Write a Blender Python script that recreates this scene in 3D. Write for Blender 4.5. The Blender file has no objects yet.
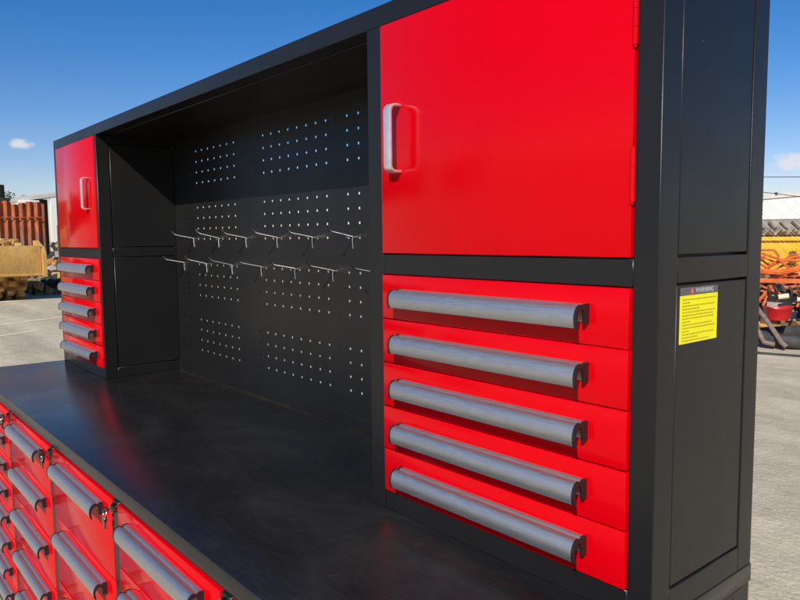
import bpy, bmesh, math, random
from mathutils import Vector, Matrix
random.seed(7)
R = math.radians
S = bpy.context.scene
C = S.collection

# ------------------------------------------------------------------ camera
BZ = 0.9                       # height of the bench top above the ground
cam = bpy.data.cameras.new('camera'); cam.sensor_width = 36.0; cam.lens = 705.55 / 800 * 36
cam.clip_start = 0.02; cam.clip_end = 3000
co = bpy.data.objects.new('camera', cam); C.objects.link(co)
yaw, pitch, roll = 0.8762887, -0.0886212, -0.0090881
fw = Vector((-math.sin(yaw)*math.cos(pitch), math.cos(yaw)*math.cos(pitch), math.sin(pitch)))
rt = Vector((math.cos(yaw), math.sin(yaw), 0)); up = rt.cross(fw)
rt2 = rt*math.cos(roll) + up*math.sin(roll); up2 = up*math.cos(roll) - rt*math.sin(roll)
co.matrix_world = Matrix(((rt2.x, up2.x, -fw.x, 0.4730887), (rt2.y, up2.y, -fw.y, -0.8190058),
                          (rt2.z, up2.z, -fw.z, 0.5175957 + BZ), (0, 0, 0, 1)))
S.camera = co

# ------------------------------------------------------------------ sky
SUN = Vector((0.65, -1.0, 0.87)).normalized()
w = bpy.data.worlds.new('World'); S.world = w; w.use_nodes = True
nt = w.node_tree; nt.nodes.clear()
N = nt.nodes.new; LK = nt.links.new
sky = N('ShaderNodeTexSky'); sky.sky_type = 'NISHITA'; sky.sun_disc = False
sky.sun_elevation = math.asin(SUN.z); sky.sun_rotation = math.atan2(SUN.x, SUN.y)
sky.altitude = 50; sky.air_density = 1.0; sky.dust_density = 0.25; sky.ozone_density = 2.2
tc = N('ShaderNodeTexCoord')
def vmath(op, a, b=None):
    n = N('ShaderNodeVectorMath'); n.operation = op
    for i, v in enumerate((a, b)):
        if v is None: continue
        if hasattr(v, 'is_output'): LK(v, n.inputs[i])
        else: n.inputs[i].default_value = v
    return n
def fmath(op, a, b=None, clamp=False):
    n = N('ShaderNodeMath'); n.operation = op; n.use_clamp = clamp
    for i, v in enumerate((a, b)):
        if v is None: continue
        if hasattr(v, 'is_output'): LK(v, n.inputs[i])
        else: n.inputs[i].default_value = v
    return n.outputs[0]
nz = N('ShaderNodeTexNoise'); nz.inputs['Scale'].default_value = 75; nz.inputs['Detail'].default_value = 6
LK(tc.outputs['Generated'], nz.inputs['Vector'])
cloud = None
for (dx, dy, dz, wd, hh) in ((-.9712, .2050, .1190, .0155, .0078), (-.9782, .1735, .1185, .012, .007), (-.352, .932, .0890, .034, .0125), (-.36, .929, .0850, .03, .008)):
    h = math.hypot(dx, dy); tx, ty = dy/h, -dx/h
    a = vmath('DOT_PRODUCT', tc.outputs['Generated'], (tx, ty, 0)).outputs['Value']
    f = vmath('DOT_PRODUCT', tc.outputs['Generated'], (dx/h, dy/h, 0)).outputs['Value']
    sp = N('ShaderNodeSeparateXYZ'); LK(tc.outputs['Generated'], sp.inputs[0])
    b = fmath('SUBTRACT', sp.outputs['Z'], dz)
    d2 = fmath('ADD', fmath('POWER', fmath('DIVIDE', a, wd), 2.0), fmath('POWER', fmath('DIVIDE', b, hh), 2.0))
    m = fmath('SUBTRACT', 1.0, d2)
    m = fmath('ADD', m, fmath('MULTIPLY', fmath('SUBTRACT', nz.outputs['Fac'], 0.5), 3.2))
    m = fmath('MULTIPLY', m, 1.0, True)
    m = fmath('MULTIPLY', m, fmath('GREATER_THAN', f, 0.5))
    cloud = m if cloud is None else fmath('MAXIMUM', cloud, m)
hs = N('ShaderNodeHueSaturation'); hs.inputs['Saturation'].default_value = 1.46
LK(sky.outputs[0], hs.inputs['Color'])
mx = N('ShaderNodeMix'); mx.data_type = 'RGBA'
tint = vmath('MULTIPLY', hs.outputs[0], (1.0, .87, 1.04))
LK(fmath('MULTIPLY', cloud, 0.85), mx.inputs['Factor']); LK(tint.outputs[0], mx.inputs['A'])
mx.inputs['B'].default_value = (7.6, 7.6, 8.2, 1)
bg = N('ShaderNodeBackground'); bg.inputs['Strength'].default_value = 0.070
LK(mx.outputs['Result'], bg.inputs['Color'])
wo = N('ShaderNodeOutputWorld'); LK(bg.outputs[0], wo.inputs['Surface'])

# ------------------------------------------------------------------ sun
sl = bpy.data.lights.new('sun', 'SUN'); sl.energy = 4.0; sl.angle = R(0.5); sl.color = (1.0, 0.93, 0.83)
so = bpy.data.objects.new('sun', sl); C.objects.link(so); so.location = SUN*30
so.rotation_euler = (-SUN).to_track_quat('-Z', 'Y').to_euler()
S.view_settings.view_transform = 'Standard'; S.view_settings.look = 'None'
S.view_settings.gamma = 1; S.view_settings.use_curve_mapping = False
S.view_settings.exposure = 0.55

# ------------------------------------------------------------------ materials
class Mat:
    def __init__(s, name, base, rough=.5, metal=0, spec=.5, bump=None, coat=0):
        s.m = bpy.data.materials.new(name); s.m.use_nodes = True; s.t = s.m.node_tree
        s.b = s.t.nodes['Principled BSDF']
        s.b.inputs['Base Color'].default_value = (*base, 1); s.base = base
        s.b.inputs['Roughness'].default_value = rough; s.b.inputs['Metallic'].default_value = metal
        s.b.inputs['Specular IOR Level'].default_value = spec
        s.b.inputs['Coat Weight'].default_value = coat; s.b.inputs['Coat Roughness'].default_value = .05
        s.co = s.t.nodes.new('ShaderNodeTexCoord')
        if bump: s.bump(*bump)
    def noise(s, scale, detail=4, stretch=None, rough=.5, dist=0):
        n = s.t.nodes.new('ShaderNodeTexNoise'); n.inputs['Scale'].default_value = scale
        n.inputs['Detail'].default_value = detail; n.inputs['Roughness'].default_value = rough
        n.inputs['Distortion'].default_value = dist
        src = s.co.outputs['Object']
        if stretch:
            mp = s.t.nodes.new('ShaderNodeMapping'); mp.inputs['Scale'].default_value = stretch[:3]
            if len(stretch) > 3: mp.inputs['Rotation'].default_value = (0, 0, stretch[3])
            s.t.links.new(src, mp.inputs[0]); src = mp.outputs[0]
        s.t.links.new(src, n.inputs['Vector']); return n.outputs['Fac']
    def ramp(s, fac, stops):
        r = s.t.nodes.new('ShaderNodeValToRGB'); e = r.color_ramp.elements
        while len(e) < len(stops): e.new(.5)
        for i, (p, c) in enumerate(stops):
            e[i].position = p; e[i].color = (*c, 1) if len(c) == 3 else c
        s.t.links.new(fac, r.inputs[0]); return r.outputs[0]
    def mix(s, fac, a, b, mode='MIX'):
        m = s.t.nodes.new('ShaderNodeMix'); m.data_type = 'RGBA'; m.blend_type = mode
        for k, v in (('Factor', fac), ('A', a), ('B', b)):
            if hasattr(v, 'is_output'): s.t.links.new(v, m.inputs[k])
            elif k == 'Factor': m.inputs[k].default_value = v
            else: m.inputs[k].default_value = (*v, 1)
        return m.outputs['Result']
    def col(s, o): s.t.links.new(o, s.b.inputs['Base Color']); return s
    def rough(s, o): s.t.links.new(o, s.b.inputs['Roughness']); return s
    def bump(s, scale, strength, dist=.001, detail=3, stretch=None):
        n = s.noise(scale, detail, stretch); b = s.t.nodes.new('ShaderNodeBump')
        b.inputs['Strength'].default_value = strength; b.inputs['Distance'].default_value = dist
        s.t.links.new(n, b.inputs['Height']); s.t.links.new(b.outputs[0], s.b.inputs['Normal']); return s
    def vary(s, scale, lo, hi, detail=5, stretch=None):
        f = s.noise(scale, detail, stretch, .6)
        return s.col(s.ramp(f, [(.3, tuple(c*lo for c in s.base)), (.7, tuple(min(1, c*hi) for c in s.base))]))
def g(v): return (v, v, v)

M = {}
red = Mat('red_paint', (.50, .0, .004), .2, spec=.16); red.bump(7, .10, .004, 4); M['red'] = red
red.rough(red.ramp(red.noise(6, 4), [(.3, g(.10)), (.7, g(.17))]))
blk = Mat('black_powder_coat', (.010, .010, .0105), .33, spec=.36); blk.bump(900, .12, .0006, 2)
chip = blk.ramp(blk.noise(150, 2), [(.745, g(0)), (.775, g(1))]); cg = blk.ramp(blk.noise(5, 3), [(.52, g(0)), (.62, g(1))])
hz = blk.ramp(blk.noise(2.5, 6, None, .65), [(.3, (.0085, .0085, .009)), (.7, (.0120, .0118, .0117))])
blk.col(blk.mix(blk.mix(1, chip, cg, 'MULTIPLY'), hz, (.10, .10, .10)))
blk.rough(blk.ramp(blk.noise(9, 5, None, .6), [(.3, g(.29)), (.7, g(.37))])); M['black'] = blk
top = Mat('black_bench_sheet', (.012, .012, .013), .3, spec=.5)
sm = top.noise(3.2, 6, (1.0, 1.6, 1), .62, .6)
dirt = top.noise(60, 4, (.35, 2.2, 1, R(35)), .6)
speck = top.ramp(top.noise(240, 2), [(.735, g(0)), (.775, g(1))])
gate = top.ramp(top.noise(7, 3), [(.55, g(0)), (.68, g(1))])
scr = top.ramp(top.noise(34, 2, (.22, 6, 1, R(-24))), [(.705, g(0)), (.735, g(1))])
c1 = top.ramp(sm, [(.28, (.0075, .0075, .008)), (.52, (.0115, .0115, .012)), (.74, (.0195, .019, .019))])
c2 = top.mix(top.ramp(dirt, [(.45, g(0)), (.85, g(.25))]), c1, (.03, .03, .03))
c3 = top.mix(top.mix(1, speck, gate, 'MULTIPLY'), c2, (.15, .15, .15))
scr2 = top.ramp(top.noise(46, 2, (5, .3, 1, R(12))), [(.715, g(0)), (.745, g(1))]); gate2 = top.ramp(top.noise(4, 3), [(.56, g(0)), (.68, g(1))])
c4 = top.mix(top.mix(1, scr, gate, 'MULTIPLY'), c3, (.028, .028, .028))
top.col(top.mix(top.mix(1, scr2, gate2, 'MULTIPLY'), c4, (.035, .035, .035)))
top.rough(top.ramp(sm, [(.25, g(.20)), (.75, g(.34))])); top.bump(500, .08, .0006, 2); M['top'] = top
alu = Mat('brushed_aluminium', (.50, .51, .52), .34, 1); M['alu'] = alu
alu.rough(alu.ramp(alu.noise(60, 4, (.6, 14, 14)), [(.3, g(.46)), (.7, g(.54))]))
ag = alu.ramp(alu.noise(420, 3, (.6, 1, 1), .7), [(.3, g(.30)), (.7, g(.70))])
alu.col(alu.mix(.13, alu.ramp(alu.noise(40, 5, (1, 6, 6), .7), [(.3, (.51, .51, .505)), (.7, (.58, .58, .575))]), ag, 'OVERLAY'))
alu.bump(600, .03, .0006, 2)
M['cap'] = Mat('black_plastic_cap', (.012, .012, .013), .35, bump=(500, .1, .0005))
M['satin'] = Mat('satin_nickel', (.86, .85, .83), .42, .85).vary(50, .9, 1.08, 4)
M['chrome'] = Mat('zinc_wire', (.86, .86, .87), .22, 1).vary(80, .85, 1.1)
M['key'] = Mat('nickel_key', (.34, .32, .30), .22, 1).vary(150, .8, 1.1)
M['yellow_label'] = Mat('yellow_vinyl', (.86, .78, .004), .4, spec=.3).vary(30, .96, 1.04)
M['grey_label'] = Mat('grey_vinyl', (.10, .10, .105), .35).vary(60, .85, 1.15)
M['ink'] = Mat('olive_ink', (.42, .37, .01), .5).vary(60, .9, 1.1)
M['white_ink'] = Mat('white_ink', (.45, .45, .45), .5).vary(60, .95, 1.05)
M['red_ink'] = Mat('red_ink', (.62, .03, .02), .5).vary(60, .95, 1.05)

gr = Mat('dusty_asphalt', (.30, .265, .215), .9, spec=.2)
n1 = gr.noise(.35, 6, (1, 1, 1), .6); n2 = gr.noise(4.5, 6, None, .65); n3 = gr.noise(75, 5, None, .75); n4 = gr.noise(.9, 4, (.18, 1.6, 1, R(28)), .6)
a = gr.ramp(n1, [(.3, (.39, .34, .245)), (.7, (.475, .42, .31))])
a = gr.mix(.75, a, gr.ramp(n4, [(.35, g(.38)), (.65, g(.62))]), 'OVERLAY')
a = gr.mix(.42, a, gr.ramp(n2, [(.3, g(.3)), (.7, g(.68))]), 'OVERLAY')
a = gr.mix(.5, a, gr.ramp(n3, [(.3, g(.22)), (.7, g(.78))]), 'OVERLAY'); gr.col(a)
gr.bump(30, .5, .02, 6); M['ground'] = gr
M['line'] = Mat('worn_line_paint', (.82, .70, .47), .8).vary(3, .75, 1.08)
rust = Mat('rusted_steel', (.40, .10, .035), .8, spec=.2)
sx = rust.t.nodes.new('ShaderNodeSeparateXYZ'); rust.t.links.new(rust.co.outputs['Object'], sx.inputs[0])
mm = rust.t.nodes.new('ShaderNodeMath'); mm.operation = 'MULTIPLY_ADD'; mm.inputs[1].default_value = 1.1
rust.t.links.new(rust.noise(1.5, 5, (1, 4, .6)), mm.inputs[0]); rust.t.links.new(sx.outputs['Z'], mm.inputs[2])
band = rust.ramp(mm.outputs[0], [(0, g(0)), (1, g(1))])
mr = rust.t.nodes.new('ShaderNodeMapRange'); mr.inputs[1].default_value = 1.75; mr.inputs[2].default_value = 2.35
rust.t.links.new(mm.outputs[0], mr.inputs[0])
up_c = rust.ramp(rust.noise(5, 6, (1, 3, .5), .7), [(.3, (.15, .04, .018)), (.55, (.38, .105, .04)), (.8, (.46, .19, .10))])
lo_c = rust.ramp(rust.noise(6, 6, (1, 3, .6), .7), [(.3, (.09, .06, .04)), (.7, (.24, .17, .11))])
rust.col(rust.mix(mr.outputs[0], lo_c, up_c)); rust.bump(20, .5, .02); M['rust'] = rust
ylw = Mat('dirty_yellow_paint', (.62, .30, .03), .6, spec=.3)
ylw.col(ylw.ramp(ylw.noise(2.2, 7, (1, 1, .6), .7), [(.28, (.16, .09, .035)), (.42, (.44, .25, .075)), (.7, (.62, .38, .12))])); ylw.bump(14, .4, .02); M['yellow'] = ylw
mud = Mat('muddy_yellow_steel', (.45, .25, .06), .75, spec=.2)
mud.col(mud.ramp(mud.noise(3.5, 7, None, .72), [(.32, (.06, .04, .025)), (.5, (.34, .18, .05)), (.7, (.66, .46, .18))])); mud.bump(18, .6, .03); M['mud'] = mud
M['white_wall'] = Mat('white_sheet_wall', (.74, .72, .66), .6).vary(.8, .85, 1.08, 5, (1, 1, .2))
M['grey_roof'] = Mat('grey_roof_sheet', (.50, .48, .44), .5).vary(1.2, .8, 1.15)
M['dark'] = Mat('dark_opening', (.02, .018, .016), .8).vary(3, .6, 1.4)
M['bin'] = Mat('yellow_skip_paint', (.80, .42, .004), .5, spec=.3).vary(2.5, .86, 1.06, 5)
M['rubber'] = Mat('black_rubber', (.028, .027, .026), .75).vary(12, .6, 1.6)
M['grey_rubber'] = Mat('dusty_rubber', (.22, .20, .175), .85).vary(10, .6, 1.5)
M['orange'] = Mat('orange_machine_paint', (.62, .13, .03), .5, spec=.3).vary(9, .6, 1.15, 6)
M['red_plastic'] = Mat('red_plastic', (.55, .02, .02), .4).vary(6, .75, 1.1)
M['hose'] = Mat('grey_hose', (.15, .11, .09), .7).vary(20, .6, 1.3)
M['galv'] = Mat('galvanised_wire', (.34, .33, .31), .5, .6).vary(30, .8, 1.2)
M['pink'] = Mat('faded_pink_sheet', (.62, .40, .34), .7).vary(2, .8, 1.15)
M['cream'] = Mat('cream_paint', (.72, .62, .42), .5).vary(8, .75, 1.1)
M['concrete'] = Mat('grey_concrete', (.30, .28, .26), .85).vary(9, .8, 1.15)
M['bark'] = Mat('bark', (.10, .075, .05), .9).vary(6, .6, 1.3)
M['leaf'] = Mat('leaf', (.06, .085, .028), .6, spec=.3).vary(1.5, .55, 1.5)
M['hedge'] = Mat('hedge_leaf', (.022, .032, .013), .7, spec=.15).vary(1.5, .6, 1.3)
M['weed'] = Mat('dry_weed', (.16, .15, .06), .8).vary(4, .6, 1.4)
for k in list(M):
    if isinstance(M[k], Mat): M[k] = M[k].m

# ------------------------------------------------------------------ mesh helpers
class MB:
    def __init__(s): s.bm = bmesh.new()
    def box(s, x0, x1, y0, y1, z0, z1, bev=.0012, seg=1, rot=None):
        b = bmesh.new(); bmesh.ops.create_cube(b, size=1)
        bmesh.ops.scale(b, vec=(x1-x0, y1-y0, z1-z0), verts=b.verts)
        if bev: bmesh.ops.bevel(b, geom=list(b.edges), offset=min(bev, .45*min(x1-x0, y1-y0, z1-z0)), segments=seg, profile=.5, affect='EDGES')
        if rot is not None: bmesh.ops.transform(b, matrix=rot, verts=b.verts)
        bmesh.ops.translate(b, vec=((x0+x1)/2, (y0+y1)/2, (z0+z1)/2), verts=b.verts); s.add(b); return s
    def add(s, b, smooth=False):
        me = bpy.data.meshes.new('tmp')
        for f in b.faces: f.smooth = smooth
        b.to_mesh(me); b.free(); s.bm.from_mesh(me); bpy.data.meshes.remove(me)
    def prism(s, pts, x0, x1, axis='x', smooth=True):
        """pts: (a, b) outline extruded along an axis; x -> (y, z), y -> (x, z), z -> (x, y)"""
        b = bmesh.new()
        def P(t, q):
            return {'x': (t, q[0], q[1]), 'y': (q[0], t, q[1]), 'z': (q[0], q[1], t)}[axis]
        A = [b.verts.new(P(x0, q)) for q in pts]; B = [b.verts.new(P(x1, q)) for q in pts]
        n = len(pts)
        for i in range(n): b.faces.new((A[i], A[(i+1) % n], B[(i+1) % n], B[i]))
        b.faces.new(A[::-1]); b.faces.new(B)
        bmesh.ops.recalc_face_normals(b, faces=b.faces)
        s.add(b, smooth); return s
    def tube(s, path, r, n=8, cap=True, closed=False):
        b = bmesh.new(); path = [Vector(p) for p in path]; m = len(path)
        rr = r if isinstance(r, (list, tuple)) else [r]*m
        rings = []; prev = None
        for i, p in enumerate(path):
            if closed: t = path[(i+1) % m] - path[i-1]
            else: t = path[min(i+1, m-1)] - path[max(i-1, 0)]
            t.normalize()
            if prev is None:
                u = t.orthogonal().normalized()
            else:
                u = prev - t*prev.dot(t); u.normalize()
            prev = u; v = t.cross(u)
            rings.append([b.verts.new(p + (u*math.cos(2*math.pi*k/n) + v*math.sin(2*math.pi*k/n))*rr[i]) for k in range(n)])
        for i in range(m if closed else m-1):
            a, c = rings[i], rings[(i+1) % m]
            for k in range(n): b.faces.new((a[k], a[(k+1) % n], c[(k+1) % n], c[k]))
        if cap and not closed: b.faces.new(rings[0][::-1]); b.faces.new(rings[-1])
        bmesh.ops.recalc_face_normals(b, faces=b.faces)
        s.add(b, True); return s
    def cyl(s, p0, p1, r, n=16): return s.tube([p0, p1], r, n)
    def build(s, name, mat, parent=None, loc=None, rot=None):
        me = bpy.data.meshes.new(name); s.bm.to_mesh(me); s.bm.free()
        me.set_sharp_from_angle(angle=R(38))
        me.materials.append(M[mat])
        o = bpy.data.objects.new(name, me); C.objects.link(o)
        if parent: o.parent = parent
        if loc: o.location = loc
        if rot: o.rotation_euler = rot
        return o
def tag(o, label=None, cat=None, group=None, kind=None):
    if label: o['label'] = label
    if cat: o['category'] = cat
    if group: o['group'] = group
    if kind: o['kind'] = kind
    return o
def empty(name, loc, label=None, cat=None, group=None, rz=0):
    o = bpy.data.objects.new(name, None); C.objects.link(o); o.location = loc; o.rotation_euler = (0, 0, rz)
    o.empty_display_size = .1
    return tag(o, label, cat, group)
def dup(o, parent=None, loc=None):
    c = o.copy(); C.objects.link(c)
    if parent: c.parent = parent
    if loc: c.location = loc
    for ch in [q for q in bpy.data.objects if q.parent == o]: dup(ch, c)
    return c
def arc(cx, cy, r, a0, a1, n): return [(cx + r*math.cos(R(a0+(a1-a0)*i/n)), cy + r*math.sin(R(a0+(a1-a0)*i/n))) for i in range(n+1)]

# ------------------------------------------------------------------ ground
b = MB(); b.bm.verts.ensure_lookup_table()
vs = [b.bm.verts.new(p) for p in ((-900, -900, 0), (900, -900, 0), (900, 900, 0), (-900, 900, 0))]; b.bm.faces.new(vs)
tag(b.build('ground', 'ground'), kind='structure')
def ground_line(p0, p1, wd):
    p0, p1 = Vector(p0), Vector(p1); d = (p1-p0).normalized(); n = Vector((-d.y, d.x))*wd/2
    m = MB(); v = [m.bm.verts.new((q.x, q.y, .004)) for q in (p0-n, p0+n, p1+n, p1-n)]; m.bm.faces.new(v[::-1])
    o = m.build('ground_marking', 'line'); tag(o, kind='structure'); return o
ground_line((-12.2, .05), (-13.7, 3.0), .10)
ground_line((-10.7, -.05), (-11.72, 1.88), .09)
ground_line((-17.5, 1.4), (-19.1, 4.5), .22)

# ------------------------------------------------------------------ hutch (upper cabinet row)
XL = -2.795; XI = -2.228; XR = -0.6; H = .936; TP = .899
hutch = empty('hutch', (0, 0, BZ), 'long black steel hutch with red doors and drawers standing on the bench top', 'tool cabinet')
f = MB()
# front posts and rails
for x0, x1 in ((XL, -2.7595), (-2.2475, XI), (XR, -.5585), (-.0365, 0)): f.box(x0, x1, 0, .045, 0, TP)
f.box(XL, 0, 0, .045, TP+.0002, H)
for x0, x1 in ((-2.7593, -2.2477), (-.5583, -.0367)):
    f.box(x0, x1, .001, .03, .4495, .487); f.box(x0, x1, .001, .03, .0, .0378)
# rear posts
for x0, x1 in ((XL, XL+.04), (XI-.04, XI-.0135), (XR+.0135, XR+.04), (-.04, 0)): f.box(x0, x1, .2465, .2905, 0, TP)
# side rails
for x0, x1 in ((XL, XL+.02), (XI-.02, XI), (XR, XR+.02), (-.02, 0)):
    inner = x0 == XR or x1 == XI
    if inner: x0, x1 = (x0, x0+.013) if x0 == XR else (x1-.013, x1)
    for z0, z1 in ((0, .0385), (.4545, .489), (.872, TP)): f.box(x0, x1, .0452, .2872 if inner else .2463, z0, z1)
# back kick rail
f.box(XI, XR, .284, .2905, 0, .0375)
f.box(XI, XR, .2892, .2905, .87, TP+.0002)
f.build('frame', 'black', hutch)
for x0, x1 in ((XL+.0405, XI-.0405), (XR+.0405, -.0405)):
    m = MB(); m.box(x0, x1, .2800, .2890, .001, TP-.0005); m.build('back_panel', 'black', hutch)
t = MB(); t.box(XL+.001, -.001, .0455, .2900, TP-.0015, H-.001); t.build('top_panel', 'black', hutch)
for xo, s in ((XL, 1), (XI, -1), (XR, 1), (0, -1)):
    for z0, z1 in ((.041, .452), (.4915, .8695)):
        m = MB(); a, c = sorted((xo + s*.0012, xo + s*.012))
        yb = .2437 if xo in (0, XL) else .2872
        m.box(a, c, .0480, yb, z0, z1); m.build('side_panel', 'black', hutch)
    m = MB(); a, c = sorted((xo + s*.013, xo + s*.018)); m.box(a, c, .03, .26, .02, .89, 0); m.build('backing_sheet', 'black', hutch)

# pegboard with real holes
pg = MB(); bm = pg.bm
cols = [-1.018 - .05*k for k in range(-7, 24)]; rows = []
for zt in (.838, .633, .4245, .218): rows += [zt - .0383*k for k in range(4)]
cols.sort(); rows.sort()
def edges(v, half, lo, hi):
    e = [(lo, v[0]-half, None)]
    for i, c in enumerate(v):
        e.append((c-half, c+half, c))
        nx = v[i+1]-half if i+1 < len(v) else hi
        if nx - (c+half) > 1e-5: e.append((c+half, nx, None))
    return e
EX = edges(cols, .018, XI-.008, XR+.008); EZ = edges(rows, .018, .0375, TP)
for x0, x1, cx in EX:
    for z0, z1, cz in EZ:
        Y = .288
        q = [bm.verts.new((x, Y, z)) for x, z in ((x0, z0), (x1, z0), (x1, z1), (x0, z1))]
        if cx is None or cz is None: bm.faces.new(q); continue
        ring = [bm.verts.new((cx + .0036*math.cos(R(-135+30*k)), Y, cz + .0036*math.sin(R(-135+30*k)))) for k in range(12)]
        for k in range(4):
            r3 = [ring[(3*k+j) % 12] for j in range(4)]
            bm.faces.new([q[k], q[(k+1) % 4]] + r3[::-1])
        
bmesh.ops.remove_doubles(bm, verts=bm.verts, dist=1e-5)
ex = bmesh.ops.extrude_face_region(bm, geom=list(bm.faces))
bmesh.ops.translate(bm, vec=(0, .0005, 0), verts=[v for v in ex['geom'] if isinstance(v, bmesh.types.BMVert)])
bmesh.ops.recalc_face_normals(bm, faces=bm.faces)
pg.build('pegboard', 'black', hutch)
for x0, x1 in ((-2.2, -2.105), (-1.69, -1.597), (-1.155, -1.110), (-.96, -.6)):
    m = MB(); m.box(x0, x1, .2888 if x0 > -2.15 and x1 < -1 else .2916, .31, .0376, .8697); m.build('back_strut', 'black', hutch)

# ---- handle profile: aluminium grip pressed on a drawer front, open underneath
HP = [(0, 0), (-.0035, .0006), (-.006, 0), (-.0085, -.0028), (-.0135, -.0032), (-.0158, -.0006), (-.0195, -.0006), (-.0240, -.0030),
      (-.0275, -.0075), (-.0296, -.0135), (-.0302, -.0195), (-.0293, -.0260), (-.0272, -.0312), (-.0258, -.0305),
      (-.0274, -.0255), (-.0283, -.0195), (-.0277, -.0140), (-.0258, -.0088), (-.0228, -.0050), (-.0190, -.0026), (-.0160, -.0027), (-.0137, -.0052),
      (-.0080, -.0050), (-.0052, -.0022), (-.0022, -.0020), (-.0020, -.0250), (0, -.0250)]
CP = [(.0, .0012), (-.0095, .0012), (-.011, -.0015), (-.0150, -.0012), (-.0162, .0006), (-.0200, .0006), (-.0250, -.0022), (-.0286, -.0070), (-.0308, -.0132), (-.0314, -.0195),
      (-.0304, -.0266), (-.0280, -.0328), (-.0250, -.0318), (-.0262, -.0262), (-.0270, -.0195), (-.0264, -.0146), (-.0242, -.0098),
      (-.0208, -.0064), (-.0165, -.0054), (-.0128, -.0085), (-.0115, -.0150), (-.0118, -.0262), (0, -.0262)]
def make_handle(half, parent):
    m = MB(); m.prism(HP, -half+.004, half-.004); h = m.build('handle', 'alu', parent, (0, 0, -.0245))
    for s in (-1, 1):
        m = MB(); a, c = sorted((s*(half-.0042), s*half)); m.prism(CP, a, c); m.build('end_cap', 'cap', parent, (0, 0, -.0245))
    return h
def drawer_front(half, h, parent, loc):
    m = MB(); m.box(-half, half, -.0, .016, -h, 0, .0014, 2)
    return m.build('drawer', 'red', parent, loc)
dz = [.4485, .3667, .2843, .2017, .1193]
d0 = drawer_front(.2585, .0805, hutch, (-.2970, -.004, dz[0])); make_handle(.203, d0)
for o in [q for q in bpy.data.objects if q.parent == d0]: o.location.x = -.005
for xc, jx in ((-.2970, 0), (-2.5010, .008)):
    for z in dz:
        d = d0 if (xc > -1 and z == dz[0]) else dup(d0, hutch)
        d.location = (xc + random.uniform(-.0006, .0006), -.004 + random.uniform(-.0006, .0006), z)
        d.rotation_euler = (0, R(random.uniform(-.12, .12)), 0)

# ---- doors
def strap(x0, x1, z0, z1, out, th, r):
    o_ = [(0, z1)] + [(-p, q) for p, q in arc(out-r, z1-r, r, 90, 0, 7)] + [(-p, q) for p, q in arc(out-r, z0+r, r, 0, -90, 7)] + [(0, z0)]
    ri = r-th
    i_ = [(0, z0+th)] + [(-p, q) for p, q in arc(out-r, z0+r, ri, -90, 0, 7)] + [(-p, q) for p, q in arc(out-r, z1-r, ri, 0, 90, 7)] + [(0, z1-th)]
    m = MB(); b = bmesh.new(); n = len(o_); ii = i_[::-1]
    V = [[b.verts.new((x, q[0], q[1])) for q in L] for x in (x0, x1) for L in (o_, ii)]
    for i in range(n-1):
        b.faces.new((V[0][i], V[0][i+1], V[2][i+1], V[2][i])); b.faces.new((V[1][i], V[3][i], V[3][i+1], V[1][i+1]))
        b.faces.new((V[0][i], V[1][i], V[1][i+1], V[0][i+1])); b.faces.new((V[2][i], V[2][i+1], V[3][i+1], V[3][i]))
    for i in (0, n-1): b.faces.new((V[0][i], V[2][i], V[3][i], V[1][i]))
    bmesh.ops.recalc_face_normals(b, faces=b.faces)
    be = [e for e in b.edges if len(e.link_faces) == 2 and e.calc_face_angle() > R(60)]
    bmesh.ops.bevel(b, geom=be, offset=.0008, segments=2, profile=.5, affect='EDGES')
    m.add(b, True); return m
for x0, x1, hx, hg in ((-.5565, -.0390, -.5180, -.0385), (-2.7575, -2.2495, -2.3420, -2.7590)):
    m = MB(); m.box(x0, x1, -.003, .016, .4885, .8975, .0015, 2); door = m.build('door', 'red', hutch)
    strap(hx, hx+.0195, .632, .752, .0255, .0046, .013).build('handle', 'satin', door, (0, -.003, 0))
    for z in (.560, .757):
        m = MB(); x = hg; yh = -.0026 if hg > -1 else .0004
        for k in range(3): m.cyl((x, yh, z + .0225*k), (x, yh, z + .0225*k + .0218), .0037, 14)
        m.cyl((x, yh, z-.003), (x, yh, z+.07), .0026, 10)
        m.build('hinge', 'red', door)

# ---- warning sticker on the right end
lab = MB(); lab.box(.0002-.0014, -.0004, .0555, .1565, .3725, .4370, .0); lab = lab.build('warning_label', 'yellow_label', hutch)
m = MB(); m.box(-.0012, -.0003, .0555, .1565, .4372, .4478, 0); hd = m.build('label_heading', 'grey_label', lab)
m = MB(); m.prism([(.0795, .4385), (.0905, .4385), (.0865, .4468), (.0835, .4468)], -.0006, -.0001, 'x', False); m.build('warning_symbol', 'red_ink', lab)
m = MB(); m.box(-.0005, .0001, .0844, .0856, .4408, .4452, 0); m.box(-.0005, .0001, .0844, .0856, .4393, .4401, 0); m.build('exclamation_mark', 'white_ink', lab)
cu = bpy.data.curves.new('warning_text', 'FONT'); cu.body = 'WARNING'; cu.size = .0098; cu.extrude = .00012; cu.space_character = 1.05
tx = bpy.data.objects.new('tmp_text', cu); C.objects.link(tx)
bpy.context.view_layer.update()
me = bpy.data.meshes.new_from_object(tx.evaluated_get(bpy.context.evaluated_depsgraph_get()))
bpy.data.objects.remove(tx); bpy.data.curves.remove(cu)
me.materials.clear(); me.materials.append(M['white_ink'])
to = bpy.data.objects.new('warning_text', me); C.objects.link(to); to.parent = lab
to.matrix_local = Matrix(((0, 0, 1, -.0001), (1, 0, 0, .0945), (0, 1, 0, .4393), (0, 0, 0, 1)))
rnd = random.Random(3)
m = MB(); z = .4315; k = 0
lens = [1, .22, .97, .5, .98, .93, .96, .24, .9, .97, .2, .95, .45, .8]
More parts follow.
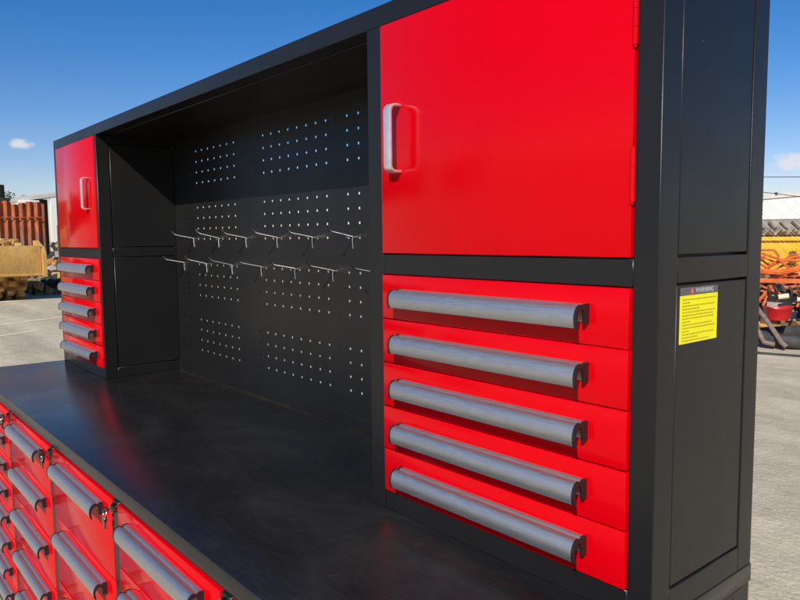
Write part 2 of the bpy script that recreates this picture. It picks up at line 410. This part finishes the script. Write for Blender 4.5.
for k, L in enumerate(lens):
    y = .0605; yend = .0605 + .0915*L
    while y < yend - .002:
        wd = min(rnd.uniform(.0025, .008), yend-y)
        m.box(-.0008, -.0002, y, y+wd, z - .00085, z + .00085, 0); y += wd + .0012
    z -= .00425
m.build('fine_print', 'ink', lab)

# ------------------------------------------------------------------ peg hooks
def make_hook():
    e = empty('peg_hook', (0, 0, 0))
    m = MB()
    path = [(0, .004, 0), (0, -.004, .001)] + [(0, -.004 - .066*k/6, .001 + .0135*k/6) for k in range(1, 7)]
    path += [(0, -.076, .017), (0, -.081, .0215), (0, -.0855, .029)]
    m.tube(path, [.0025]*(len(path)-1) + [.0030], 8); m.build('prong', 'chrome', e)
    m = MB(); m.tube([(-.026, .003, .0), (-.026, -.003, .001), (.026, -.003, .001), (.026, .003, .0)], .0019, 8)
    m.tube([(0, -.0025, .001), (0, -.0030, -.012), (0, -.0012, -.030)], .0022, 8); m.build('base_bar', 'chrome', e)
    return e
h0 = make_hook(); k = 0
ordinal = ['first', 'second', 'third', 'fourth', 'fifth', 'sixth', 'seventh']
hk = [(x, .519, 'upper') for x in (-2.055, -1.845, -1.643, -1.441, -1.242, -1.046)] + [(x, .427, 'lower') for x in (-2.152, -1.950, -1.748, -1.545, -1.341, -1.141, -.940)]
cnt = {'upper': 0, 'lower': 0}
for x, z, rw in hk:
    e = h0 if k == 0 else dup(h0); k += 1
    e.location = (x, .2885, BZ + z); e.rotation_euler = (R(random.uniform(-2, 2)), R(random.uniform(-2, 2)), R(random.uniform(-3, 3)))
    n = cnt[rw]; cnt[rw] += 1
    if rw == 'lower' and n == 6: L = 'single prong wire peg hook half hidden behind the right cabinet in the lower row'
    elif rw == 'upper' and n == 5: L = 'wire peg hook of the upper row nearest the right cabinet'
    else: L = 'wire peg hook, %s from the left in the %s row on the black pegboard' % (ordinal[n], rw)
    tag(e, L, 'hook', 'wire hooks on the pegboard')

# ------------------------------------------------------------------ drawer bench (below)
F = -.353
bench = empty('workbench', (0, 0, 0), 'black topped steel workbench with columns of red drawers under the hutch', 'workbench')
def bz(z): return z + BZ
m = MB(); m.box(XL-.002, .001, F, .2935, bz(-.030), bz(-.0002), .002, 2); m.build('bench_top', 'top', bench)
fr = MB(); yd = F+.012
bounds = [-2.675, -2.1405, -1.6075, -1.0745, -.5405, -.012]
fr.box(XL, 0, yd+.0015, yd+.04, bz(-.0490), bz(-.0303))
for x in bounds: fr.box(x-.0165 if x > -2.6 else XL, (x+.0165) if x < -.1 else 0, yd-.0025, yd+.04, bz(-.80), bz(-.0492))
fr.box(XL, 0, yd+.0015, yd+.04, bz(-.86), bz(-.8002))
for y0, y1 in ((yd+.0402, yd+.08), (.234, .288)): 
    fr.box(-.04, 0, y0, y1, bz(-.86), bz(-.0303)); fr.box(XL, XL+.04, y0, y1, bz(-.86), bz(-.0303))
for x0, x1 in ((-.02, 0), (XL, XL+.02)):
    for z0, z1 in ((-.86, -.80), (-.048, -.0303)): fr.box(x0, x1, yd+.0802, .2338, bz(z0), bz(z1))
fr.build('frame', 'black', bench)
m = MB(); m.box(XL+.014, -.014, yd+.03, .286, bz(-.85), bz(-.0306), 0); m.build('carcass', 'black', bench)
for x0, x1 in ((-.0135, -.0012), (XL+.0012, XL+.0135)):
    m = MB(); m.box(x0, x1, yd+.083, .231, bz(-.797), bz(-.051)); m.build('side_panel', 'black', bench)
for x in (-2.72, -1.4, -.08):
    for y in (F+.07, .22):
        m = MB(); m.cyl((x, y, 0), (x, y, .008), .03, 16); m.cyl((x, y, .008), (x, y, bz(-.86)), .014, 12); m.build('foot', 'cap', bench)
made = {}
colspec = [([-.0505, -.1265, -.2200, -.3140, -.4080, -.5020, -.5960, -.6900, -.7840], 0),
           ([-.0505, -.1930, -.3330, -.4730, -.6130, -.7500], 1), ([-.0505, -.2390, -.4270, -.6150, -.7880], 2),
           ([-.0505, -.1930, -.3330, -.4730, -.6130, -.7500], 3), ([-.0505, -.2390, -.4270, -.6150, -.7880], 4)]
hsrc = None
for tops, ci in colspec:
    xc = (bounds[ci]+bounds[ci+1])/2; half = (bounds[ci+1]-bounds[ci])/2 - .0178
    for i in range(len(tops)-1):
        h = tops[i]-tops[i+1]-.0025
        d = drawer_front(half, h, bench, (xc, yd-.004+random.uniform(-.0008, .0008), bz(tops[i]))); d.rotation_euler = (0, R(random.uniform(-.1, .1)), 0)
        if hsrc is None:
            make_handle(.188, d); hsrc = [q for q in bpy.data.objects if q.parent == d]
        else:
            for q in hsrc: dup(q, d)
# locks on the posts, with keys hanging from the outer ones
for i, x in enumerate(bounds[1:5]):
    lk = MB(); y = yd-.0027
    lk.cyl((x, y, bz(-.0640)), (x, y-.008, bz(-.0640)), .0105, 20); lk.cyl((x, y-.008, bz(-.0640)), (x, y-.010, bz(-.0640)), .0080, 20)
    lk.build('lock', 'key', bench)
def key_bunch(x, label, big):
    e = empty('key_bunch', (x, yd-.012, bz(-.0640)), label, 'keys', 'keys hanging at the drawer locks'); e.scale = (.68, .68, .68)
    def key(rz, z0, ry, y0):
        rot = Matrix.Translation((0, y0, z0)) @ Matrix.Rotation(R(rz), 4, 'Z') @ Matrix.Rotation(R(ry), 4, 'Y')
        q = MB(); q.prism([(px, pz) for px, pz in arc(0, -.010, .0100, 0, 350, 18)], -.0016, .0016, 'y')
        q.box(-.0028, .0028, -.0011, .0011, -.040, -.0188, .0004)
        for t in range(4): q.box(.0026, .0040, -.0009, .0009, -.037+.0045*t, -.0347+.0045*t, 0)
        bmesh.ops.transform(q.bm, matrix=rot, verts=q.bm.verts)
        return q
    q = MB(); q.box(-.0011, .0011, -.006, .0, -.0028, .0028, .0004); q.prism([(-.0062+px, pz) for px, pz in arc(-.010, 0, .0105, 0, 350, 18)], -.0016, .0016, 'x')
    q.build('inserted_key', 'key', e)
    q = MB(); q.tube([(.002+.012*math.cos(R(a)), -.020+.004*math.sin(R(a*1)), -.010+.012*math.sin(R(a))) for a in range(0, 360, 20)], .0011, 6, closed=True); q.build('key_ring', 'chrome', e)
    key(20, -.020, 8, -.020).build('spare_key', 'key', e); key(-35, -.020, -12, -.017).build('spare_key', 'cap', e)
    if big:
        q = MB(); q.box(-.034, -.008, -.030, -.018, -.014, .014, .004, 2); q.build('key_tag', 'cap', e)
        q = MB(); q.tube([(-.010, -.022, .010), (.002, -.030, .018), (.016, -.026, .008), (.018, -.018, -.010), (.008, -.016, -.026)], .0036, 7); q.build('key_loop', 'cap', e)
key_bunch(bounds[1], 'keys and tag hanging at the drawer lock farthest along the bench', False)
key_bunch(bounds[2], 'black tag and keys hanging at the lock beside a tall column of shallow drawers', True)
key_bunch(bounds[3], 'silver keys hanging in the lock between the two nearest drawer columns', False)
key_bunch(bounds[4], 'keys in the nearest lock at the bottom edge of the photo', False)

# ------------------------------------------------------------------ yard, left side
# padfoot drum machine with yellow blade
dm = empty('compactor', (-18.6, 1.6, 0), 'muddy yellow padfoot compactor drum with wide yellow blade on the yard', 'compactor', None, R(2))
m = MB(); m.box(.55, .75, -2.2, 1.78, .60, 1.30, .03, 2); m.box(-.25, .55, -2.2, 1.78, 1.18, 1.24, .01); m.box(.56, .80, -2.2, 1.80, .58, .66, .02); m.build('blade', 'yellow', dm)
m = MB(); m.prism([(.86, .56), (.86, 1.12), (.70, 1.26), (.25, 1.42), (.05, 1.42), (.05, 1.22), (.45, .62)], 1.78, 1.86, 'y', False); m.build('blade_end_plate', 'yellow', dm)
m = MB(); m.cyl((-.25, -1.9, .70), (-.25, 1.55, .70), .62, 40)
rr = random.Random(5)
for j in range(14):
    for k in range(16):
        a = 2*math.pi*(k + .5*(j % 2))/16; y = -1.75 + j*.245
        rot = Matrix.Rotation(-a, 4, 'Y'); c = Vector((math.cos(a), 0, math.sin(a)))*.69
        m.box(-.25+c.x-.085, -.25+c.x+.085, y-.075, y+.075, .70+c.z-.07, .70+c.z+.07, .02, 1, rot)
m.build('drum', 'mud', dm)
m = MB(); m.box(-1.3, .6, 1.60, 1.70, .62, .82, .02); m.box(-1.3, .6, -2.05, -1.95, .62, .82, .02); m.box(-1.45, -1.25, -2.05, 1.70, .60, .90, .02); m.build('frame', 'yellow', dm)

# rusty ribbed sheets
sh = MB()
pts = []
for i in range(32):
    y = -2.0 + i*.222
    for k in range(8):
        t = k/8
        x = .085*math.sin(math.pi*min(1, t/.72)) if t < .72 else 0
        pts.append((x, y + t*.222))
b_ = bmesh.new(); lo = []; hi = []
for i, (x, y) in enumerate(pts):
    j = math.sin((i//8)*1.7)*.03 + (-.06 if (i//8) % 5 == 3 else 0)
    lo.append(b_.verts.new((x, y, .0))); hi.append(b_.verts.new((x, y, 2.66 + j)))
for i in range(len(pts)-1): b_.faces.new((lo[i], lo[i+1], hi[i+1], hi[i]))
ex = bmesh.ops.extrude_face_region(b_, geom=list(b_.faces)); bmesh.ops.translate(b_, vec=(-.03, 0, 0), verts=[v for v in ex['geom'] if isinstance(v, bmesh.types.BMVert)])
bmesh.ops.recalc_face_normals(b_, faces=b_.faces); sh.add(b_, True)
fence = empty('sheet_fence', (-25.0, 0, 0), 'tall rusty orange ribbed steel sheets, dirty towards the bottom, behind the compactor', 'fence')
sh.build('ribbed_sheet', 'rust', fence)
for y in (-2.06, 5.15):
    m = MB(); m.box(-.1, .0, y-.04, y+.04, 0, 2.62, .01); m.build('end_post', 'rust', fence)
m = MB(); m.tube([(.11, -2, 2.16), (.12, 1.5, 2.13), (.11, 5.12, 2.17)], .018, 6); m.build('rail', 'rust', fence)
# shed behind
sd = empty('shed', (-44, 7.5, 0), 'low white shed with a grey lean roof and dark open bay behind the rusty sheets', 'shed')
m = MB(); m.box(-6, 0, -9, 1.92, 0, 3.62, .02); m.build('wall', 'white_wall', sd)
m = MB(); m.box(.0, .12, .85, 1.9, 1.0, 3.70, .01); m.build('wall_panel', 'white_wall', sd)
m = MB(); m.box(-6, -.6, 1.93, 2.5, 0, 3.8, 0); m.build('open_bay', 'dark', sd)
m = MB(); m.box(-.2, 0, 2.50, 2.85, 0, 3.95, .01); m.build('post', 'white_wall', sd)
m = MB(); m.prism([(-9.5, 2.1), (3.4, 4.28), (3.4, 4.06), (-9.5, 1.8)], -6.2, .04, 'x', False); m.build('roof', 'grey_roof', sd)
tk = MB(); tk.cyl((0, 0, 0), (0, 0, .62), .35, 20); tk.cyl((0, 0, .62), (0, 0, .72), .18, 16); tk.box(-.5, .5, -.5, .5, -.15, 0, .01)
tk.cyl((-.38, -.38, -3.55), (-.38, -.38, -.15), .05, 8); tk.cyl((.38, -.38, -3.55), (.38, -.38, -.15), .05, 8); tk.cyl((.38, .38, -3.55), (.38, .38, -.15), .05, 8); tk.cyl((-.38, .38, -3.55), (-.38, .38, -.15), .05, 8)
tag(tk.build('water_tank', 'dark', None, (-38.5, 6.28, 3.5)), 'small black tank on legs rising left of the shed roof', 'tank')
# junk between sheets and cabinet
rj = random.Random(11)
def rubble(name, loc, n, sx_, sy_, hh, mats, label, cat):
    e = empty(name, loc, label, cat)
    for mt in mats:
        m = MB()
        if mt == mats[0]: m.box(-sx_, sx_, -sy_, sy_, 0, .06, .02)
        for _ in range(n):
            s_ = rj.uniform(.05, .18); x, y = rj.uniform(-sx_, sx_), rj.uniform(-sy_, sy_)
            z = rj.uniform(0, hh)*(1-abs(y)/sy_*.6)
            rot = Matrix.Rotation(rj.uniform(0, 3), 4, 'Z') @ Matrix.Rotation(rj.uniform(-.6, .6), 4, 'X')
            m.box(x-s_, x+s_, y-s_*1.4, y+s_*1.4, max(0, z-s_*.6), max(0, z-s_*.6)+s_*1.2, .01, 1, rot)
        m.build({'concrete': 'concrete_lumps', 'rust': 'rusty_scrap', 'dark': 'dark_scrap_or_shade', 'weed': 'weeds', 'mud': 'soil_lumps'}[mt], mt, e)
    return e
rubble('scrap_heap', (-24.7, 5.85, 0), 60, .5, .6, 1.75, ['concrete', 'dark', 'mud'], 'grey and brown scrap heap between the rusty sheets and the cabinet', 'scrap heap')
rubble('soil_and_shadow_heap', (-20.6, 4.6, 0), 70, .8, .9, .5, ['mud', 'dark', 'weed'], 'low heap of soil and weeds, darkened to extend the shadow behind the compactor', 'soil and shadow heap')  # soil and weeds, with dark lumps added to extend the compactor's shadow
m = MB(); m.tube([(0, 0, 0), (0, 0, 1.9)], .06, 8); m.tube([(0, 0, 1.7), (.05, .5, 1.75), (0, 1.0, 1.7)], .03, 6)
tag(m.build('scrap_post', 'rust', None, (-24.0, 5.35, 0)), 'thin rusty post with a side arm beside the ribbed sheets', 'post')

# trees
def tree(loc, h, r, seed, label, low=.38, kind='tree'):
    q = random.Random(seed); e = empty(kind, loc, label, kind, 'trees beyond the yard' if kind == 'tree' else 'bushes of the yard hedge')
    m = MB(); m.tube([(0, 0, 0), (.1, 0, h*.3), (-.05, .1, h*.6), (0, 0, h*.85)], [.05*h, .04*h, .025*h, .008*h], 9)
    for k in range(7):
        a = q.uniform(0, 6.28); z = h*q.uniform(.3, .6); L = r*q.uniform(.6, .95)
        m.tube([(0, 0, z), (math.cos(a)*L*.5, math.sin(a)*L*.5, z+L*.35), (math.cos(a)*L, math.sin(a)*L, z+L*.55)], [.018*h, .011*h, .004*h], 6)
    m.build('trunk', 'bark', e)
    me = MB(); bm = me.bm
    cl = [(q.uniform(-r, r)*.75, q.uniform(-r, r)*.75, h*q.uniform(low, .95), q.uniform(.22, .42)*r) for _ in range(22 if kind == 'tree' else 40)]
    for cx, cy, cz, cr in cl:
        for _ in range(130):
            v = Vector((q.gauss(0, 1), q.gauss(0, 1), q.gauss(0, 1))).normalized()*cr*q.uniform(.5, 1.05)
            p = Vector((cx, cy, cz)) + v; s_ = q.uniform(.07, .15)*r*.55
            a1 = Vector((q.gauss(0, 1), q.gauss(0, 1), q.gauss(0, 1))).normalized(); a2 = a1.orthogonal().normalized()
            vv = [bm.verts.new(p + o) for o in (a1*s_, a2*s_*.5, -a1*s_, -a2*s_*.5)]; bm.faces.new(vv)
    me.build('crown', 'leaf' if kind == 'tree' else 'hedge', e)
tree((-78, 14.6, 0), 5.9, 2.2, 1, 'dark bushy tree crown showing over the shed roof')
tree((-81, 16.6, 0), 5.7, 1.8, 2, 'lower tree just above the shed roof beside the bushy one')
for i, (x, y, h, r) in enumerate(((-30.5, -4.4, 2.6, 1.5), (-30, -6.0, 3.3, 1.8), (-30.3, -7.9, 3.0, 1.8), (-29.6, -9.8, 3.1, 1.6), (-29, -12, 2.8, 1.7), (-28, -14.6, 3.2, 1.8))):
    tree((x, y, 0), h, r, 20+i, ['smallest bush at the end of the yard hedge', 'upright bush second along the yard hedge', 'squat bush in the middle of the yard hedge', 'broad bush beside the squat one in the yard hedge', 'low wide bush of the yard hedge', 'widest bush closing the yard hedge'][i], .08, 'bush')

# ------------------------------------------------------------------ yard, right side
AR = R(20.6)
wh = empty('warehouse', (-22.2, 55.2, 0), 'long white warehouse with a thin dark roof edge across the yard', 'warehouse', None, AR)
m = MB(); m.box(-14, 14, 0, 12, 0, 3.85, .02); m.build('wall', 'white_wall', wh)
m = MB(); m.prism([(-14.3, 3.30), (14.3, 5.15), (14.3, 5.05), (-14.3, 3.2)], -.15, 12.2, 'y', False); m.build('roof_edge', 'grey_roof', wh)
m = MB(); m.prism([(-14, 3.85), (14, 3.85), (14, 5.04), (-14, 3.22)], -.002, 12, 'y', False); m.build('gable', 'white_wall', wh)
pk = MB(); pk.prism([(-1.4, 0), (1.3, 0), (1.25, 1.85), (.6, 2.1), (-.8, 2.12), (-1.35, 2.02)], 0, 1.2, 'y', False)
tag(pk.build('covered_load', 'pink', None, (-14.6, 36.2, 0), (0, 0, AR)), 'faded pink covered load standing before the white warehouse', 'load')
dk = MB(); dk.box(-.35, .05, 0, .3, 0, 1.88, .05); dk.box(.2, .5, 0, .3, 0, 1.83, .05); dk.tube([(-.3, .1, 1.85), (-.1, .1, 2.1), (.1, .1, 1.95), (.45, .1, 2.0)], .05, 6)
tag(dk.build('machine', 'concrete', None, (-13.9, 35.2, 0), (0, 0, AR)), 'small grey machine beside the pink covered load', 'machine')
for i, z in enumerate(((4.96, 4.87), (4.02, 3.68))):
    m = MB(); m.tube([(-35, 38.5, z[0]+.5), (-24, 43.2, z[0]+.06), (-19.15, 45.2, z[0]), (-17.3, 45.95, z[1]), (-8, 50, z[1]+.3)], .022, 5)
    tag(m.build('overhead_wire', 'dark'), ['upper thin overhead wire crossing the sky above the warehouse', 'lower sagging overhead wire just above the warehouse roof'][i], 'wire', 'overhead wires')
m = MB(); m.tube([(0, 0, 0), (0, 0, -.16)], [.08, .05], 8); m.box(-.09, .09, -.03, .03, -.05, .03, .01)
tag(m.build('wire_spacer', 'dark', None, (-18.5, 45.45, 3.95)), 'tiny dark clamp on the lower overhead wire', 'clamp')

sk = empty('skip_bin', (-4.05, 11.65, 0), 'bright yellow steel skip bin behind the wire fence', 'skip bin', None, AR)
m = MB(); m.prism([(-1.7, .12), (1.6, .12), (1.9, 1.30), (-2.0, 1.30)], 0, 1.7, 'y', False); m.build('body', 'bin', sk)
m = MB(); m.box(-2.05, 1.95, -.05, 1.75, 1.30, 1.37, .01); m.build('rim', 'bin', sk)
for x in (-1.1, 0, 1.0):
    m = MB(); m.box(x-.05, x+.05, -.055, -.001, .15, 1.295, .01); m.build('rib', 'bin', sk)
# tractor tyre lying on the bin
ty = MB(); n = 64; prof = [(.42, .02), (.60, .0), (.76, .04), (.80, .09), (.80, .21), (.76, .27), (.60, .30), (.42, .28)]
bb = bmesh.new(); rings = [[bb.verts.new((r_*math.cos(2*math.pi*k/n), r_*math.sin(2*math.pi*k/n), z)) for r_, z in prof] for k in range(n)]
for k in range(n):
    for j in range(len(prof)): bb.faces.new((rings[k][j], rings[(k+1) % n][j], rings[(k+1) % n][(j+1) % len(prof)], rings[k][(j+1) % len(prof)]))
bmesh.ops.recalc_face_normals(bb, faces=bb.faces); ty.add(bb, True)
tyre = empty('tractor_tyre', (-4.85, 12.55, 1.372), 'big dusty tractor tyre with chevron lugs lying on the yellow skip', 'tyre')
ty.build('casing', 'grey_rubber', tyre)
m = MB()
for k in range(30):
    a = 2*math.pi*k/30
    for sgn in (0, 1):
        aa = a + sgn*math.pi/30
        P0 = [(.835, aa, .03 if sgn else .27), (.835, aa + .13, .15)]
        m.tube([(P0[0][0]*math.cos(P0[0][1]), P0[0][0]*math.sin(P0[0][1]), P0[0][2]), (P0[1][0]*math.cos(P0[1][1]), P0[1][0]*math.sin(P0[1][1]), P0[1][2])], .028, 5)
m.build('tread_lugs', 'grey_rubber', tyre)
so_ = rubble('scrap_pile', (-3.55, 9.98, 0), 46, .75, .42, .78, ['concrete', 'rust', 'dark', 'mud'], 'mixed grey and rusty scrap pile behind the orange cultivator', 'scrap pile'); so_.rotation_euler = (0, 0, AR)
# white site shed off to the front left of the bench
ss = empty('site_shed', (-20.5, -17.5, 0), 'small white site shed with one door off to the front left of the bench', 'shed', None, R(40))
m = MB(); m.box(-1.2, 1.2, -3, 3, .15, 2.7, .02); m.build('wall', 'white_wall', ss)
m = MB(); m.prism([(-1.45, 2.702), (1.45, 2.702), (1.45, 2.78), (0, 3.1), (-1.45, 2.78)], -3.2, 3.2, 'y', False); m.build('roof', 'grey_roof', ss)
m = MB(); m.box(1.201, 1.24, -.9, 0, .2, 2.25, .01); m.build('door', 'concrete', ss)
m = MB(); m.box(1.201, 1.23, .8, 2.0, 1.1, 2.0, .01); m.build('window', 'dark', ss)
m = MB(); m.box(-1.1, 1.1, -2.8, 2.8, 0, .149, .01); m.build('skid', 'concrete', ss)
# chain link fence
cf = empty('chain_link_fence', (-4.1, 10.55, 0), 'grey chain link fence in front of the yellow skip', 'fence', None, AR)
m = MB(); st = .062; W2, H2 = 1.6, 1.92
def wire(x0, z0, x1, z1):
    m.tube([(x0, 0, z0), (x1, 0, z1)], .0020, 3, cap=False)
k = -W2 - H2
while k < W2:
    for s in (1, -1):
        xa, xb = (k, k+H2)
        z0, z1 = 0, H2
        if xa < -W2: z0 += -W2-xa; xa = -W2
        if xb > W2: z1 -= xb-W2; xb = W2
        if s == 1: wire(xa, z0, xb, z1)
        else: wire(-xa, z0, -xb, z1)
    k += st
m.build('mesh', 'galv', cf)
for x in (-1.62, .38):
    q = MB(); q.box(x-.05, x+.05, -.05, .05, 0, 1.86, .008); q.build('post', 'concrete', cf)
q = MB(); q.box(.33, .41, -.06, -.052, 1.33, 1.42, .002); q.build('post_plate', 'dark', cf)

# orange cultivator heap
oc = empty('cultivator', (-3.60, 9.10, 0), 'orange tined cultivator frame piled on the yard in front of the fence', 'cultivator', None, AR)
m = MB()
def bar(p0, p1, r=.022, n=6): m.tube([p0, p1], r*.75, n)
for y in (0, .7):
    m.box(-.28, 1.3, y-.025, y+.025, .76, .82, .006); bar((-.22, y, .36), (-.22, y, .78), .04); bar((1.2, y, .1), (1.2, y, .78), .04)
for x in (-.22, .25, .75, 1.2): bar((x, 0, .79), (x, .7, .79), .035)
bar((-.25, 0, .82), (.1, .35, 1.06)); bar((.1, .35, 1.06), (.9, .35, 1.02)); bar((.9, .35, 1.02), (1.3, .2, .86)); bar((-.15, .3, .86), (.45, .1, 1.0)); bar((.45, .1, 1.0), (1.2, .5, 1.0))
bar((-.2, .0, .92), (.1, .0, .90), .05); bar((.1, 0, .9), (.35, .0, .97), .05); bar((.35, 0, .97), (.75, .0, .93), .05); bar((-.24, .0, .4), (.0, .0, .72), .03)
ro = random.Random(4)
for i in range(60):
    x, y, z = ro.uniform(-.25, 1.1), ro.uniform(.0, .6), ro.uniform(.62, 1.08); a = ro.uniform(-.8, .8); L = ro.uniform(.12, .4)
    m.tube([(x-L*.5, y, z-a*L*.4), (x, y+ro.uniform(-.1, .1), z+ro.uniform(0, .06)), (x+L*.5, y, z+a*L*.4)], ro.uniform(.008, .02), 6)
m.box(-.30, -.22, -.05, .05, .30, .80, .01)
for x in (-.1, .3, .7): bar((x, -.05, .45), (x+.12, .1, .80), .022)
m.build('frame', 'orange', oc)
m = MB()
for i in range(14):
    x = -.05 + i*.085; m.tube([(x, -.06, .72), (x+.03, -.10, .66), (x+.03, -.07, .58), (x, -.02, .54)], .016, 5)
m.build('tine_row', 'rubber', oc)
m = MB(); m.tube([(.08, -.12, .58), (.20, -.10, .60)], .035, 14); m.tube([(.3, -.05, .56), (1.3, -.05, .52)], .04, 10); m.build('cylinder', 'cream', oc)
m = MB(); m.tube([(-.2, .2, 1.12), (-.15, .2, 1.2), (.0, .2, 1.2), (.06, .2, 1.12), (.06, .2, 1.0)], .014, 6); m.build('bent_bar', 'orange', oc)
m = MB()
for i in range(9):
    x = -.1 + i*.16; m.tube([(x, .15, .6 + .05*(i % 3)), (x+.12, .3, .72), (x+.3, .45, .66 - .06*(i % 2))], .03, 6)
m.build('grey_links', 'concrete', oc)
tb = MB(); bt = bmesh.new(); n = 24
pr = [(.0, .0), (.20, .0), (.27, .24), (.28, .25), (.255, .25), (.19, .03), (0, .03)]
rings = [[bt.verts.new((r_*(.66+.05*math.sin(3*k*.26+j))*math.cos(2*math.pi*k/n), r_*.62*math.sin(2*math.pi*k/n), z*(.66+.07*math.sin(k*.52+1)))) for r_, z in pr[1:-1]] for k in range(n)]
for k in range(n):
    for j in range(len(pr)-3): bt.faces.new((rings[k][j], rings[(k+1) % n][j], rings[(k+1) % n][j+1], rings[k][j+1]))
bt.faces.new([rings[k][0] for k in range(n)]); bt.faces.new([rings[k][-1] for k in range(n)])
bmesh.ops.recalc_face_normals(bt, faces=bt.faces); tb.add(bt, True)
tag(tb.build('tub', 'red_plastic', None, (-3.37, 8.72, .315), (0, 0, AR)), 'red plastic tub sitting on the old tyre below the orange cultivator', 'tub')
# old flat tyre/ring on the ground under the tub
ot = MB(); ot.tube([(.50*math.cos(2*math.pi*k/40), .42*math.sin(2*math.pi*k/40), .10+.03*math.sin(2*math.pi*k/20)) for k in range(40)], .085, 10, closed=True)
tag(ot.build('old_tyre', 'rubber', None, (-3.30, 8.72, .005), (0, 0, AR)), 'worn black tyre lying flat on the yard under the red tub', 'tyre')
for i, (o_, pth) in enumerate((((-3.60, 8.32, 0), [(-.05, 0, .62), (.0, -.05, .58), (.16, -.1, .30), (.3, -.12, .08), (.42, -.1, .06)]),
                            ((-3.68, 8.30, 0), [(0, .03, .60), (.02, -.05, .5), (.08, -.1, .22), (.14, -.1, .05), (.05, -.12, .04)]),
                            ((-3.56, 8.38, 0), [(-.08, 0, .64), (.08, -.1, .55), (.3, -.14, .3), (.46, -.18, .1), (.52, -.18, .05)]),
                            ((-3.72, 8.38, 0), [(.02, 0, .56), (-.06, -.02, .3), (-.02, -.06, .07), (.1, -.08, .04)]))):
    m = MB(); P = []
    pv = [Vector(p) for p in pth]
    for a in range(len(pv)-1):
        for t in range(4): P.append(pv[a].lerp(pv[a+1], t/4))
    P.append(pv[-1]); m.tube(P, .030, 8)
    tag(m.build('hose', 'hose', None, o_), ['brown hose sagging across the front of the red tub', 'short hose curling to the ground left of the tub', 'longest hose draped over the red tub rim', 'hose bent into a hook next to the cabinet edge'][i], 'hose', 'hoses draped by the red tub')
m = MB(); m.prism([(-.75, .10), (-.2, .07), (.05, .035), (.38, .03), (.38, -.03), (.0, -.02), (-.3, -.09), (-.75, -.10)], 0, .018, 'z', False)  # flat dark shape laid on the ground in place of a cast shadow
tag(m.build('shadow_strip', 'rubber', None, (-3.12, 7.76, .002), (0, 0, AR-.05)), 'long dark flat strip standing in for a shadow on the pale ground', 'shadow strip')
